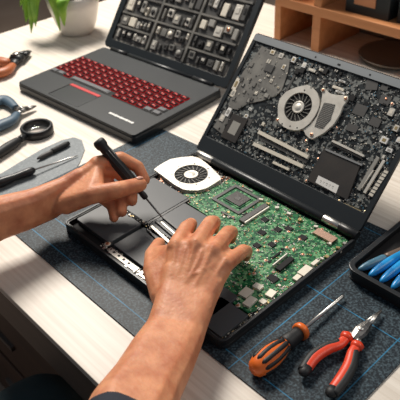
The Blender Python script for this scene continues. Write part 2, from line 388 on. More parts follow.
# small soldered parts
def inside(p, poly):
    x, y = p; c = False
    for i in range(len(poly)):
        (x1, y1), (x2, y2) = poly[i], poly[i-1]
        if (y1 > y) != (y2 > y) and x < (x2-x1)*(y-y1)/(y2-y1)+x1: c = not c
    return c
def scatter(par, poly, n_ind, n_stuff, z, pal, big, small, avoid=(), nm='capacitor', seed=1):
    r = random.Random(seed); xs = [p[0] for p in poly]; ys = [p[1] for p in poly]
    def pick():
        while 1:
            p = (r.uniform(min(xs), max(xs)), r.uniform(min(ys), max(ys)))
            if inside(p, poly) and not any(a[0] < p[0] < a[2] and a[1] < p[1] < a[3] for a in avoid): return p
    for i in range(n_ind):
        p = pick(); w = r.uniform(*big); h = w*r.uniform(.5, 1); t = r.uniform(.001, .0022); mm = r.choice(pal)
        b = B().box((p[0], p[1], z+t/2), (w, h, t), mm, rz=r.choice((0, PI/2)))
        if mm != 'blackm': b.box((p[0], p[1], z+t/2+.00005), (w*.45, h*1.02, t), r.choice(['dgrey', 'grey', mm]), rz=0)
        part(nm, b, par)
    b = B()
    for i in range(n_stuff):
        p = pick(); w = r.uniform(*small); t = r.uniform(.0005, .0012)
        b.box((p[0], p[1], z+t/2), (w, w*r.uniform(.4, .9), t), r.choice(pal), rz=r.choice((0, PI/2)))
    o = part('solder_points', b, par); o['kind'] = 'stuff'
av = [(cc[0]-.034, cc[1]-.031, cc[0]+.031, cc[1]+.029), (.200, -.092, .214, -.030)]
scatter(board, gp, 90, 1500, .013, ['cream', 'gold', 'blackm', 'silver', 'grey', 'cream', 'green', 'gold', 'copper', 'white'], (.0022, .0045), (.0006, .0020), av, seed=3)
# components in the gaps of the base: around the fan, rails, front brackets
g1 = ccw([(.006, -.100), (.098, -.100), (.104, -.075), (.104, -.006), (.006, -.006)])
sb = B().prism(g1, .0091, .0105, 'blackm').build('fan_board', lap, BM)
scatter(sb, g1, 50, 260, .0105, ['copper', 'cream', 'gold', 'blackm', 'grey', 'copper', 'silver'], (.003, .006), (.001, .003), [(.014, -.088, .094, -.028)], seed=5)
g2 = ccw([(.006, -.2035), (.006, -.1965), (.18, -.1965), (.18, -.2035)])
sb2 = B().prism(g2, .0165, .0172, 'blackm').build('cable_strip', lap, BM)
scatter(sb2, g2, 24, 110, .0172, ['cream', 'blackm', 'grey', 'gold', 'blackm'], (.0015, .004), (.0008, .002), seed=6)
# front bracket assembly
fb = B().prism(rrect(.090, -.2835, .226, -.2705, .002), .0092, .0150, 'black').build('front_bracket', lap, BM)
for (x0, x1) in ((.112, .176), (.182, .204)):
    b = B().prism(rrect(x0, -.2820, x1, -.2730, .0015), .0150, .0172, 'silver', bev=.0004)
    for k in range(int((x1-x0)/.013)): b.box((x0+.008+k*.012, -.2765, .0173), (.004, .0035, .0004), 'blackm')
    part('bracket_plate', b, fb)
for x in (.099, .108, .179, .209, .219): screw(fb, x, -.277, .0150, 'steel', .0021)
screw(fb, .096, -.271, .016, 'copper', .0034)
g3 = ccw([(.006, -.284), (.006, -.271), (.086, -.271), (.086, -.284)]); scatter(fb, ccw([(.088, -.2835), (.226, -.2835), (.226, -.270), (.088, -.270)]), 22, 70, .015, ['blackm', 'grey', 'cream', 'blackm', 'steel'], (.002, .004), (.001, .002), [(.11, -.282, .205, -.273)], seed=8)
# right edge terminals of base
g4 = ccw([(.346, -.284), (.356, -.284), (.356, -.012), (.348, -.012)])
sb3 = B().prism(g4, .0092, .0120, 'blackm').build('edge_strip', lap, BM)
scatter(sb3, g4, 36, 120, .0120, ['blackm', 'grey', 'cream', 'gold', 'blackm', 'silver'], (.002, .006), (.001, .003), seed=9)
# hinge
def tubex(x0, x1, r, m, nm, label=None):
    o = B().lathe([(r*.9, 0), (r, .001), (r, x1-x0-.001), (r*.9, x1-x0)], m, axisT((x0, -.0005, .0208), (1, 0, 0)), seg=20).build(nm, lap, BM)
    if label: o['label'] = label
    return o
tubex(.012, .052, .0066, 'steel', 'hinge', 'silver hinge barrel at the left end')
tubex(.0525, .2975, .0070, 'chassis', 'hinge_bar'); tubex(.298, .329, .0066, 'steel', 'hinge', 'silver hinge barrel at the right end'); tubex(.3295, .362, .0078, 'black', 'hinge_cap')

# lid: local frame X along hinge, Y up the lid, Z towards the user
LM = Matrix(((1, 0, 0, 0), (0, .6853, -.7283, 0), (0, .7283, .6853, .018), (0, 0, 0, 1)))
LMB = BM @ LM
LI = LM.inverted()
def Lp(x, y, h=0.0):
    o = LI @ CP; d = LI.to_3x3() @ ray(x, y); t = (h-o.z)/d.z; v = o+d*t; return (v.x, v.y)
b = B(); b.prism(rrect(0, .008, .36, .2465, .006), -.0075, -.0035, 'chassis')
iu = rrect(.0075, .037, .352, .2315, .003)
ringslab(b, rrect(0, .008, .36, .2465, .006), iu, -.0035, .0, 'bezel')
lid = b.build('lid', lap, LMB, bev=.0006)
tbz = B().prism(rrect(.001, .2325, .359, .2455, .002), .0001, .0010, 'topbez')
tbz = part('top_bezel', tbz, lid, I4, 'silver grey upper bezel strip')
b = B()
for k in range(88): b.box((.006+k*.00398, .2462, .0005), (.0018, .0014, .0016), 'blackm')
part('vent_teeth', b, lid)
for u, w in ((.142, .003), (.190, .006), (.250, .003)): B().prism(rrect(u-w/2, .2365, u+w/2, .2395, .0012), .0009, .0014, 'blackm').build('camera_lens' if w > .005 else 'microphone_hole', tbz)
lb = part('lid_circuit_board', B().prism(iu, -.0036, -.0022, 'navy'), lid, I4, 'blue-black circuit board in the lid')
def lpoly(s, h=0): return ccw([Lp(*p, h) for p in pxs(s)])
def crop(s, ox, oy, k): return ' '.join(f'{ox+float(a.split(",")[0])/k},{oy+float(a.split(",")[1])/k}' for a in s.split())
# grey shield area upper left
sh = lpoly('262,46 290,60 288,72 282,90 276,96 262,101 247,104 238,110 228,108 232,92 243,72', -.001)
part('metal_shield', B().prism(sh, -.0022, -.0006, 'shield', bev=.0004), lb)
sh2 = lpoly('213,127 224,110 232,112 222,134', -.001); part('metal_shield', B().prism(sh2, -.0022, -.0008, 'shield', bev=.0004), lb)
def lbox(px, py, w, h, th, m, nm, rz=0, par=lb, z0=-.0022, extra=None):
    x, y = Lp(px, py, z0+th); b = B().box((x, y, z0+th/2), (w, h, th), m, rz=rz, bev=min(th*.25, .0004))
    if extra: b.box((x, y, z0+th+.0001), (w*.5, h*.5, .0004), extra, rz=rz)
    return part(nm, b, par)
lbox(234, 128, .036, .048, .003, 'module', 'processor', extra='grey')
lbox(269, 68, .018, .014, .0035, 'dgrey', 'chip')
for x, y, w, h in ((272.5, 52, .010, .008), (281, 55.5, .009, .009), (283.5, 67, .007, .009), (293.5, 59.5, .008, .010), (304, 65, .008, .009), (271, 81, .005, .006), (260, 80.5, .005, .004), (256, 93, .006, .006), (278, 87.5, .005, .004), (250, 109, .007, .005), (246, 116, .008, .007), (222, 118, .010, .012), (228, 112, .009, .016), (236, 84, .010, .022), (233, 93, .009, .014), (263, 124, .006, .006), (312, 70, .014, .005), (322, 70, .012, .004), (342, 81, .012, .003), (338, 88, .022, .0045), (340, 92, .018, .003), (391, 112, .009, .012), (384, 140, .012, .010), (396, 128, .008, .010), (389, 150, .010, .006), (399, 140, .008, .008)):
    lbox(x, y, w, h, .0028, rnd.choice(['cream', 'cream', 'silver', 'white']), 'capacitor', extra=rnd.choice(['cream', 'grey', 'gold']))
for x, y in pxs('325,71 302,70 352,98 297,71'): lbox(x, y, .009, .010, .003, 'blackm', 'chip')
for x, y, w, h, r in ((372, 84, .02, .02, .3), (385, 100, .018, .015, 0), (360, 110, .022, .018, 0), (352, 128, .02, .012, .0), (375, 122, .018, .014, 0), (384, 88, .012, .008, 0), (290, 84, .004, .05, 0), (249, 122, .01, .012, 0)):
    lbox(x, y, w, h, .0012, 'dgrey', 'chip', rz=r)
# fan assembly in the lid
k5 = lambda s: crop(s, 270, 60, 5)
f2 = lpoly(k5('40,230 47,200 60,180 84,158 110,145 140,134 165,130 185,124 200,130 222,146 238,168 248,200 247,225 240,250 222,285 200,315 170,340 145,350 120,352 92,346 70,335 50,318 40,300'), .003); f2 = resample(f2, 90)
fcx, fcy = Lp(298, 107, .003); r2 = .0258
b = B(); c2 = [(fcx+r2*math.cos(a), fcy+r2*math.sin(a)) for a in [math.atan2(p[1]-fcy, p[0]-fcx) for p in f2]]
ringslab(b, f2, c2, -.0022, .0036, 'silver')
fan2 = part('cooling_fan', b, lb, I4, 'silver fan housing in the lid')
rotor((fcx, fcy, 0), r2, .0015, fan2, I4, nb=17)
for x, y in pxs(k5('172,150 60,318 100,330 135,338 205,138')):
    u = Lp(x, y, .004); B().lathe([(.0012, .0036), (.0012, .0041), (.0004, .0043)], 'blackm', Matrix.Translation((*u, 0)), seg=8).build('screw', fan2)
hp = lpoly(k5('262,168 258,150 268,142 285,152 300,168 330,175 362,176 388,180 390,198 365,230 350,270 320,320 270,365 212,396 196,392 178,375 165,348 200,325 232,285 250,235 257,200'), .002)
gw = lpoly(k5('270,212 325,222 300,300 262,342 222,332 238,285'), .003)
hpo = part('heat_plate', B().prism(hp, -.0022, .0020, 'silver', bev=.0005), lb, I4, 'silver heat plate next to the lid fan')
b = B().prism(gw, .0020, .0026, 'dgrey'); part('grille', b, hpo)
gx = [p[0] for p in gw]; gy = [p[1] for p in gw]; b = B()
for i in range(14):
    for j in range(16):
        p = (min(gx)+(i+.5+.5*(j % 2))/14.5*(max(gx)-min(gx)), min(gy)+(j+.5)/16*(max(gy)-min(gy)))
        if inside(p, gw): b.lathe([(.0008, .0026), (.0006, .0029)], 'grey', Matrix.Translation((*p, 0)), seg=6)
o = part('grille_mesh', b, hpo); o['kind'] = 'stuff'
for x, y in pxs(k5('265,150 378,192 207,372 38,300')): screw(hpo, *Lp(x, y, .003), .0020, 'copper', .0026)
for x, y in pxs('337,128 386,99 306,141 318,159 306,181 365,212 339,201 392,104 307,150 347,193'): screw(lb, *Lp(x, y, -.001), -.0022, 'copper' if x not in (365, 339) else 'gold', .0018)
# heat pipes
def lbar(p, q_, w, th, m, nm, label=None, par=lb):
    a = Vector((*Lp(*p, th-.002), 0)); c = Vector((*Lp(*q_, th-.002), 0)); d = c-a; mid = (a+c)/2
    o = part(nm, B().box((mid.x, mid.y, -.0022+th/2), (d.length, w, th), m, rz=math.atan2(d.y, d.x), bev=.0006), par)
    if label: o['label'] = label
    return o
lbar((258, 131.5), (308, 157), .0062, .004, 'cream', 'heat_pipe', 'upper cream heat pipe'); lbar((253, 143.5), (303, 166.5), .0062, .004, 'cream', 'heat_pipe', 'lower cream heat pipe')
lbar((259, 137), (307, 162), .006, .0012, 'dgrey', 'pipe_bed'); lbar((272.5, 162), (289, 169.5), .004, .003, 'cream', 'contact_bar')
# dark module with label
mp = ccw([(.239, .044), (.318, .044), (.309, .104), (.239, .104)])
mo_ = part('storage_module', B().prism(mp, -.0022, .0010, 'module', bev=.0004), lb, I4, 'dark storage module with a white label')
ls = ccw([Lp(*p, .001) for p in pxs('318.5,175.5 339,185.5 336,193.5 315.5,182.5')])
lab = part('paper_label', B().prism(ls, .0010, .0013, 'white'), mo_)
b = B()
for k in range(0):
    cx = min(p[0] for p in ls)+.006+.0052*k*.75; cy = sum(p[1] for p in ls)/4-.0004
    b.box((cx, cy+(.0018 if k % 2 else -.0012), .0014), (.0026, .0011, .0001), 'grey'); b.box((cx, cy-(.0022 if k % 3 else .0), .0014), (.0018, .0007, .0001), 'grey')
lc = (sum(p[0] for p in ls)/4, sum(p[1] for p in ls)/4)
for k, w_ in enumerate((.0030, .0018, .0040, .0022, .0028)): b.box((lc[0]-.012+k*.0058, lc[1]+.0008, .0014), (w_, .0010, .0001), 'grey'); b.box((lc[0]-.012+k*.0058, lc[1]-.0018, .0014), (w_*.7, .0006, .0001), 'grey')
part('faint_print', b, lab)
lbar((332, 140.5), (364, 156), .0036, .0035, 'silver', 'ribbon_connector'); lbar((331, 143), (362, 158.5), .003, .0030, 'blackm', 'connector_latch')
lbar((325, 149), (362, 165), .0030, .0045, 'steel', 'module_clip')
for (p, q_, w, mm) in (((378, 157), (358, 190), .0055, 'grey'), ((384, 160), (364, 193), .0045, 'silver'), ((387, 170), (370, 196), .007, 'cream'), ((373, 170), (361, 188), .002, 'silver')):
    lbar(p, q_, w, .003, mm, 'memory_module')
b = B()
for k in range(9):
    t = k/8; x = 387+(370-387)*t; y = 170+(196-170)*t; u = Lp(x, y, .001); b.box((*u, .0009), (.0075, .0010, .0006), 'dgrey')
part('memory_contacts', b, lb)
lbar((343, 203), (361, 211), .0016, .0018, 'gold', 'cable')
av2 = [(min(p[0] for p in P_), min(p[1] for p in P_), max(p[0] for p in P_), max(p[1] for p in P_)) for P_ in (f2, hp, mp, sh)]
scatter(lb, [(.0095, .039), (.350, .039), (.350, .230), (.0095, .230)], 100-29, 1500, -.0022, ['blackm', 'blackm', 'dgrey', 'grey', 'white', 'silver', 'shield', 'cream', 'bluegrey'], (.002, .0055), (.0006, .0021), av2, nm='resistor', seed=12)
scatter(lb, sh, 16, 90, -.0008, ['dgrey', 'grey', 'shield', 'shield', 'cream'], (.004, .012), (.001, .003), nm='shield_tab', seed=14)

# ------------------------------------------------------------------ second laptop
T2 = .067
l2 = empty('laptop', (-.5372, .1805, 0), 'dark gaming laptop with red-lit keys and a parts organiser filling its lid', 'laptop', rz=T2)
W2, D2 = .3974, .2512
b = B().prism(rrect(0, -D2, W2, .010, .008), .003, .017, 'chassis', bev=.002); b.build('base_case', l2, bev=.001)
b = B().prism(rrect(.001, -D2+.001, W2-.001, .009, .008), .017, .0222, 'graphite', bev=.001); b.build('palmrest', l2, bev=.0005)
for x, y in ((.03, -.22), (.37, -.22), (.03, -.01), (.37, -.01)): B().lathe([(.006, 0), (.006, .003)], 'blackr', Matrix.Translation((x, y, 0)), seg=10).build('rubber_foot', l2)
kw = B().prism(rrect(-.0+.006, -.166, .374, -.066, .003), .0221, .0226, 'blackm').build('keyboard_plate', l2)
def keymesh(w, h, m, leg=True):
    b = B().prism(rrect(-w/2, -h/2, w/2, h/2, .0015, 2), 0, .0012, 'keyred' if m == 'keytop' else 'dgrey'); b.prism(rrect(-w/2+.0012, -h/2+.0012, w/2-.0012, h/2-.0012, .0012, 2), .0012, .0030, m, taper=.94)
    if leg:
        b.box((-w*.12, h*.08, .0031), (w*.28, h*.26, .0002), 'legend')
        b.box((w*.16, -h*.1, .0031), (w*.12, h*.3, .0002), 'legend')
    bmesh.ops.recalc_face_normals(b.bm, faces=b.bm.faces)
    me = bpy.data.meshes.new('key'); b.bm.to_mesh(me); b.bm.free()
    for m_ in b.ms: me.materials.append(m_)
    return me
km = keymesh(.0215, .0135, 'keytop'); kg = keymesh(.0215, .0135, 'keygrey', False); ksp = keymesh(.130, .0135, 'keygrey', False)
for r in range(6):
    y = -.074-r*.0166
    c = 0
    while c < 15:
        x = .020+c*.0246; me = km
        if r == 5:
            if c < 3 or c > 8: me = kg if c in (0, 1, 13, 14) else km
            elif c == 3: x = .020+5.3*.0246; me = ksp
        if r == 4 and c == 14: me = kg
        o = bpy.data.objects.new('space_bar' if me is ksp else 'key', me); C.objects.link(o); o.parent = l2; o.location = (x, y, .0226)
        if me is ksp: c = 8
        c += 1
tp = B().prism(rrect(.109, -.243, .212, -.180, .003), .0222, .0226, 'chassis').build('trackpad', l2)
b = B().box((.162, -.1815, .0230), (.100, .008, .0010), 'red').build('trackpad_button', tp); b['label'] = 'red trackpad strip'
B().box((.1095, -.212, .0230), (.002, .060, .0008), 'blackm').build('trackpad_edge', tp)
b = B()
for k in range(9): b.box((.289+k*.0082, -.2165, .0224), (.0072, .0048 if k % 2 else .0058, .0004), 'white')
b.build('palmrest_badge', l2)['label'] = 'small white badge strip'
for x0, x1 in ((.03, .09), (.31, .37)): B().lathe([(.006, 0), (.006, x1-x0)], 'black', axisT((x0, .010, .0225), (1, 0, 0)), seg=14).build('hinge', l2)
B().lathe([(.0055, 0), (.0055, .215)], 'chassis', axisT((.0925, .010, .0225), (1, 0, 0)), seg=14).build('hinge_bar', l2)
# lid of the second laptop
a2 = 2.2224-PI/2; s, c_ = math.sin(a2), math.cos(a2)
LM2 = Matrix(((1, 0, 0, 0), (0, s, -c_, .012), (0, c_, s, .024), (0, 0, 0, 1)))
LW, LH = .408, .30
b = B().prism(rrect(-.002, 0, LW, LH, .012), -.010, -.004, 'chassis'); 
in2 = rrect(.016, .022, LW-.014, LH-.012, .006)
ringslab(b, rrect(-.002, 0, LW, LH, .012), in2, -.004, .001, 'bezel')
ld2 = b.build('lid', l2, LM2, bev=.0008)
tr = B().prism(in2, -.0042, -.0032, 'greyp').build('organiser_tray', ld2)
us = [.018, .142, .262, LW-.016]; vs2 = [.024, .060, .095, .140, .190, .240, LH-.014]
def div(x0, y0, x1, y1, w=.0045):
    a = Vector((x0, y0, 0)); c = Vector((x1, y1, 0)); d = c-a; m_ = (a+c)/2
    B().box((m_.x, m_.y, -.0002), (d.length, w, .006), 'shield', rz=math.atan2(d.y, d.x), bev=.0006).build('divider', tr)
for u in us[1:3]: div(u, vs2[0], u, vs2[-1], .006)
for k, v in enumerate(vs2[1:-1]):
    for i in range(3):
        if (k, i) != (0, 1): div(us[i]+.003, v, us[i+1]-.003, v)
r = random.Random(21); cnt = 0
for i in range(3):
    for k in range(len(vs2)-1):
        u0, u1, v0, v1 = us[i]+.006, us[i+1]-.006, vs2[k]+.005, vs2[k+1]-.005
        B().prism(rrect(u0-.002, v0-.0015, u1+.002, v1+.0015, .002), -.0032, -.0024, 'dgrey').build('compartment_floor', tr)
        x = u0+.004
        while x < u1-.008:
            w = r.uniform(.008, .026); w = min(w, u1-x); h = (v1-v0)*r.uniform(.45, .92)
            m_ = r.choice(['grey', 'shield', 'dgrey', 'blackm', 'grey', 'shield', 'cream', 'silver', 'dgrey'])
            cy = (v0+v1)/2+r.uniform(-1, 1)*((v1-v0)-h)/2
            b = B().box((x+w/2, cy, .0005), (w-.003, h, .0055), m_, bev=.0012)
            sub = r.random()
            if sub < .5: b.box((x+w/2, cy+h*.1, .0036), ((w-.003)*.5, h*.4, .0015), r.choice(['cream', 'dgrey', 'blackm', 'silver']), bev=.0003)
            elif sub < .8: b.lathe([(min(w, h)*.3, .003), (min(w, h)*.28, .0048), (.001, .005)], r.choice(['cream', 'copper', 'grey', 'blackm']), Matrix.Translation((x+w/2, cy, 0)), seg=12)
            if cnt < 96: b.build('electronic_component', tr); cnt += 1
            else: b.bm.free()
            x += w+r.uniform(.0, .006)

# ------------------------------------------------------------------ tools
def grip_handle(b, pts, rad, m, flat=.75): b.tube(pts, rad, m, seg=14, flat=flat)
def spline(pts, n=6):
    pts = [Vector(p) for p in pts]; out = []
    P_ = [pts[0]*2-pts[1]]+pts+[pts[-1]*2-pts[-2]]
    for i in range(1, len(P_)-2):
        for k in range(n):
            t = k/n; p0, p1, p2, p3 = P_[i-1:i+3]
            out.append(.5*((2*p1)+(-p0+p2)*t+(2*p0-5*p1+4*p2-p3)*t*t+(-p0+3*p1-3*p2+p3)*t**3))
    return out+[pts[-1]]
def lerp(a, n):
    out = []
    for k in range(n):
        t = k/(n-1)*(len(a)-1); i = min(int(t), len(a)-2); out.append(a[i]+(a[i+1]-a[i])*(t-i))
    return out
# orange-and-black needle-nose pliers
z0 = .0125
pv = U(360.5, 331, z0)
pl = empty('pliers', (pv.x, pv.y, .0022), 'needle-nose pliers with red-orange and black handles on the mat corner', 'pliers')
PM = Matrix.Translation(-Vector((pv.x, pv.y, .0022)))
def plhandle(px, rads, side, mred, mblk):
    pts = spline([U(x, y, z0) for x, y in px]); rr = lerp(rads, len(pts))
    h = B(); h.tube(pts, rr, mred, seg=18, flat=.72)
    # flared guard and end cap
    t = (pts[1]-pts[0]).normalized(); h.tube([pts[1]-t*.002, pts[1], pts[1]+t*.005, pts[1]+t*.008], [rads[0]*.8, rads[0]*1.55, rads[0]*1.45, rads[0]*.9], mred, seg=18, flat=.8)
    h = h.build('handle', pl, PM)
    n_ = len(pts); off = []
    for i, p in enumerate(pts):
        t = (pts[min(i+1, n_-1)]-pts[max(i-1, 0)]).normalized(); off.append(p+t.cross(Vector((0, 0, 1)))*side*rr[i]*.42+Vector((0, 0, .0008)))
    k0 = int(n_*.18)
    g = B(); g.tube(off[k0:], [r_*(.80 if i > 1 else .3+.25*i) for i, r_ in enumerate(rr[k0:])], mblk, seg=16, flat=.80)
    e = pts[-1]; t = (pts[-1]-pts[-2]).normalized(); g.tube([pts[-3], e, e+t*.004, e+t*.006], [rr[-1]*1.04, rr[-1]*1.06, rr[-1]*.8, rr[-1]*.3], mblk, seg=16, flat=.76)
    g.build('black_grip', h)
plhandle(((349, 334), (340, 344), (327, 349), (314, 358), (304, 372)), (.0055, .0068, .0078, .0080, .0070), 1, 'redor', 'blackr')
plhandle(((359, 343), (353, 352), (349, 366), (341, 380), (331, 393)), (.0055, .0068, .0080, .0082, .0072), -1, 'redor', 'blackr')
tip = U(381.5, 310.5, z0-.003); j0 = U(368, 323, z0)
b = B(); b.tube([U(353, 339, z0), U(357, 335, z0), pv, U(364, 327.5, z0), U(369, 322.5, z0)], [.0050, .0085, .0098, .0085, .0050], 'darksteel', seg=8, flat=.55, smooth=False)
hd = b.build('jaw_joint', pl, PM)
B().lathe([(.0040, 0), (.0040, .0012), (.0032, .0018), (.0005, .0019)], 'steel', Matrix.Translation((pv.x, pv.y, z0+.0045)), seg=16).build('pivot', hd)
sd = (tip-j0).normalized().cross(Vector((0, 0, 1)))
for s_ in (-1, 1):
    B().tube([j0+sd*s_*.0022, (j0+tip)/2+sd*s_*.0015, tip+sd*s_*.0008], [.0030, .0020, .0008], 'steel', seg=8).build('jaw', pl, PM)
for p_, q_ in (((355, 336), (349, 333)), ((358, 338), (359, 343))):
    B().tube([U(*p_, z0), U(*q_, z0)], [.0040, .0042], 'darksteel', seg=8, flat=.6).build('tang', pl, PM)

# striped screwdriver
A = U(253, 371, .016); Bq = U(344, 295.5, .0085)
d = (Bq-A).normalized(); L = (Bq-A).length
scd = empty('screwdriver', (A.x, A.y, .0022), 'large screwdriver with orange-and-black striped handle lying beside the pliers', 'screwdriver')
SM = Matrix.Translation(-Vector((A.x, A.y, .0022))); T = axisT(A, d)
hl = L*.50
prof = [(.001, 0), (.0080, .0012), (.0115, .005), (.0138, .012), (.0155, .024), (.0156, .032), (.0140, .044), (.0112, .054), (.0098, .060)]
B().lathe(prof, 'orange', T, seg=28).build('handle', scd, SM)
hg = scd.children[0]
for k in range(10):
    a = 2*PI*k/10+.2; pts = []; rr = []
    for i in range(15):
        t = .0095+i*.0034; r_ = 0
        for (r0, z_0), (r1, z_1) in zip(prof, prof[1:]):
            if z_0 <= t <= z_1: r_ = r0+(r1-r0)*(t-z_0)/(z_1-z_0)
        r_ = r_ or prof[-1][0]
        pts.append(T @ Vector((r_*.88*math.cos(a), r_*.88*math.sin(a), t))); rr.append(.0033 if i else .0018)
    B().tube(pts, rr, 'blackr', seg=10).build('grip_stripe', hg, I4)
B().lathe([(.0094, .058), (.0112, .062), (.0108, .070), (.0092, .082), (.0090, .088)], 'blackr', T, seg=24).build('neck', scd, SM)
B().lathe([(.0095, .087), (.0118, .0885), (.0122, .092), (.0112, .0955), (.0060, .098), (.0035, .0985)], 'orange', T, seg=24).build('collar', scd, SM)
B().lathe([(.0026, .098), (.0026, L-.008), (.0022, L-.003), (.0012, L)], 'steel', T, seg=14).build('shaft', scd, SM)

# precision driver held in the left hand
tipp = U(163, 218.5, .0185); cap = U(98, 141, .132); d = (cap-tipp).normalized(); L = (cap-tipp).length
pd = empty('precision_screwdriver', tipp, 'slim black precision screwdriver held upright in the left hand over the laptop', 'screwdriver')
tipp = tipp+Vector((0, 0, .0005)); T = axisT((0, 0, 0), d); s0 = L*.285
B().lathe([(.0006, 0), (.0012, .004), (.0016, .006), (.0016, s0+.004)], 'darksteel', T, seg=12).build('shaft', pd)
b = B().lathe([(.0035, s0-.004), (.0048, s0-.002), (.0052, s0+.004), (.0046, s0+.008), (.0056, s0+.013), (.0082, s0+.025), (.0086, s0+.045), (.0084, L-.022), (.0080, L-.014), (.0098, L-.010), (.0102, L-.004), (.0092, L)], 'blackr', T, seg=24)
hnd = b.build('handle', pd)
for k in range(10):
    a = 2*PI*k/10; B().tube([T @ Vector((.0084*math.cos(a), .0084*math.sin(a), z)) for z in (s0+.026, s0+.032, L-.022)], [.0004, .0009, .0007], 'black', seg=6).build('grip_rib', hnd)
B().lathe([(.0080, L), (.0082, L+.0012), (.0070, L+.0018), (.0005, L+.0019)], 'grey', T, seg=20).build('end_cap', pd)

# case of blue tools
cx0, cy0, cx1, cy1 = .388, -.072, .63, .185
cs = empty('tool_case', ((cx0+cx1)/2, (cy0+cy1)/2, .0022), 'open black rounded case at the right edge holding blue-handled tools', 'tool case')
CM = Matrix.Translation(-Vector(((cx0+cx1)/2, (cy0+cy1)/2, .0022)))
b = B(); b.prism(rrect(cx0+.002, cy0+.002, cx1-.002, cy1-.002, .016), .0022, .006, 'black')
ringslab(b, rrect(cx0+.002, cy0+.002, cx1-.002, cy1-.002, .016), rrect(cx0+.006, cy0+.006, cx1-.006, cy1-.006, .013), .006, .019, 'black')
ringslab(b, rrect(cx0, cy0, cx1, cy1, .018), rrect(cx0+.008, cy0+.008, cx1-.008, cy1-.008, .012), .019, .0235, 'chassis')
b.build('case_shell', cs, CM, bev=.0012)
fm = B().prism(rrect(cx0+.0065, cy0+.0065, cx1-.0065, cy1-.0065, .012), .006, .0105, 'blackm').build('foam_insert', cs, CM)
for k in range(4):
    x = .4040+k*.0180; y0 = cy0+.0125
    lbls = ['grey-blue handled tool nearest the left wall of the open case', 'blue-handled tool second from the left wall of the open case', 'bright blue-handled tool third from the left wall of the open case', 'blue-handled tool farthest right in the open case']
    tl = empty('blue_handled_tool', (x, y0, .0105), lbls[k], 'hand tool', group='blue-handled tools in the case')
    T = axisT((0, 0, .0072), ((.30, .10, .04, 0, 0)[k], 1, .015))
    Lh = .048 if k == 0 else .075
    B().lathe([(.0008, 0), (.0030, .003), (.0050, .010), (.0064, .022), (.0067, .045), (.0060, Lh)], 'bluegrey' if k == 0 else 'blue', T, seg=18).build('handle', tl)
    B().lathe([(.0060, Lh), (.0066, Lh+.006), (.0062, Lh+.04), (.0045, Lh+.055), (.0028, Lh+.06), (.0024, Lh+.105), (.0010, Lh+.11)], 'taupe', T, seg=16).build('shaft', tl)

# magnifying glass
mc = U(37.5, 131.5, .004)
mg = empty('magnifying_glass', (mc.x, mc.y, 0), 'black-rimmed round magnifying glass lying on the table at left', 'magnifying glass')
hd_ = (U(0, 156, .004)-mc); hd_.z = 0; hd_.normalize()
R_ = .033
B().lathe([(R_-.006, .001), (R_-.001, .0005), (R_, .003), (R_, .016), (R_-.002, .018), (R_-.0055, .018), (R_-.007, .015), (R_-.007, .003), (R_-.006, .001)], 'black', seg=48, close=(False, False)).build('rim', mg)
B().lathe([(.0005, .0052), (.014, .0058), (R_-.0068, .0075), (R_-.0068, .009), (.014, .0108), (.0005, .0114)], 'glass', seg=40).build('lens', mg)
T = axisT((hd_.x*(R_-.002), hd_.y*(R_-.002), .0105), hd_)
B().lathe([(.0045, 0), (.005, .008), (.0075, .009), (.0075, .016), (.0055, .018)], 'black', T, seg=18).build('ferrule', mg)
B().lathe([(.0055, .018), (.0082, .024), (.0100, .045), (.0098, .085), (.0085, .11), (.003, .114)], 'blackr', T, seg=20).build('handle', mg)

# thin black screwdriver at left
a = U(-14, 188, .011); c = U(35, 169.5, .011); t_ = U(78, 155.5, .0045)
s2 = empty('screwdriver', (a.x, a.y, .002), 'black-handled screwdriver with a long thin steel shaft on the grey mat', 'screwdriver'); SM = Matrix.Translation(-Vector((a.x, a.y, .002)))
d = (c-a).normalized(); L = (c-a).length
B().lathe([(.004, 0), (.0085, .004), (.0088, L*.35), (.0068, L*.55), (.0072, L*.78), (.0078, L*.9), (.0058, L*.97), (.003, L)], 'black', axisT(a, d), seg=20).build('handle', s2, SM)
d2 = (t_-c).normalized(); B().lathe([(.0016, -.004), (.0014, (t_-c).length-.01), (.0006, (t_-c).length)], 'steel', axisT(c, d2), seg=10).build('shaft', s2, SM)
# stubby pen-like tool
a = U(37, 159, .007); c = U(69, 143, .007); d = (c-a).normalized(); L = (c-a).length
s3 = empty('penknife', (a.x, a.y, .002), 'small black pocket tool on the grey mat behind the thin screwdriver', 'tool'); SM = Matrix.Translation(-Vector((a.x, a.y, .002)))
B().lathe([(.0012, 0), (.0028, .004), (.0045, .010), (.0042, L*.4), (.0050, L*.45)], 'dgrey', axisT(a, d), seg=14).build('tip', s3, SM)
B().lathe([(.0050, L*.45), (.0056, L*.5), (.0058, L*.9), (.0040, L)], 'blackr', axisT(a, d), seg=16).build('body', s3, SM)
B().box((0, 0, 0), (L*.3, .002, .002), 'black', axisT(a+d*L*.68+Vector((0, 0, .005)), d) @ Matrix.Rotation(PI/2, 4, 'Y')).build('clip', s3, SM)

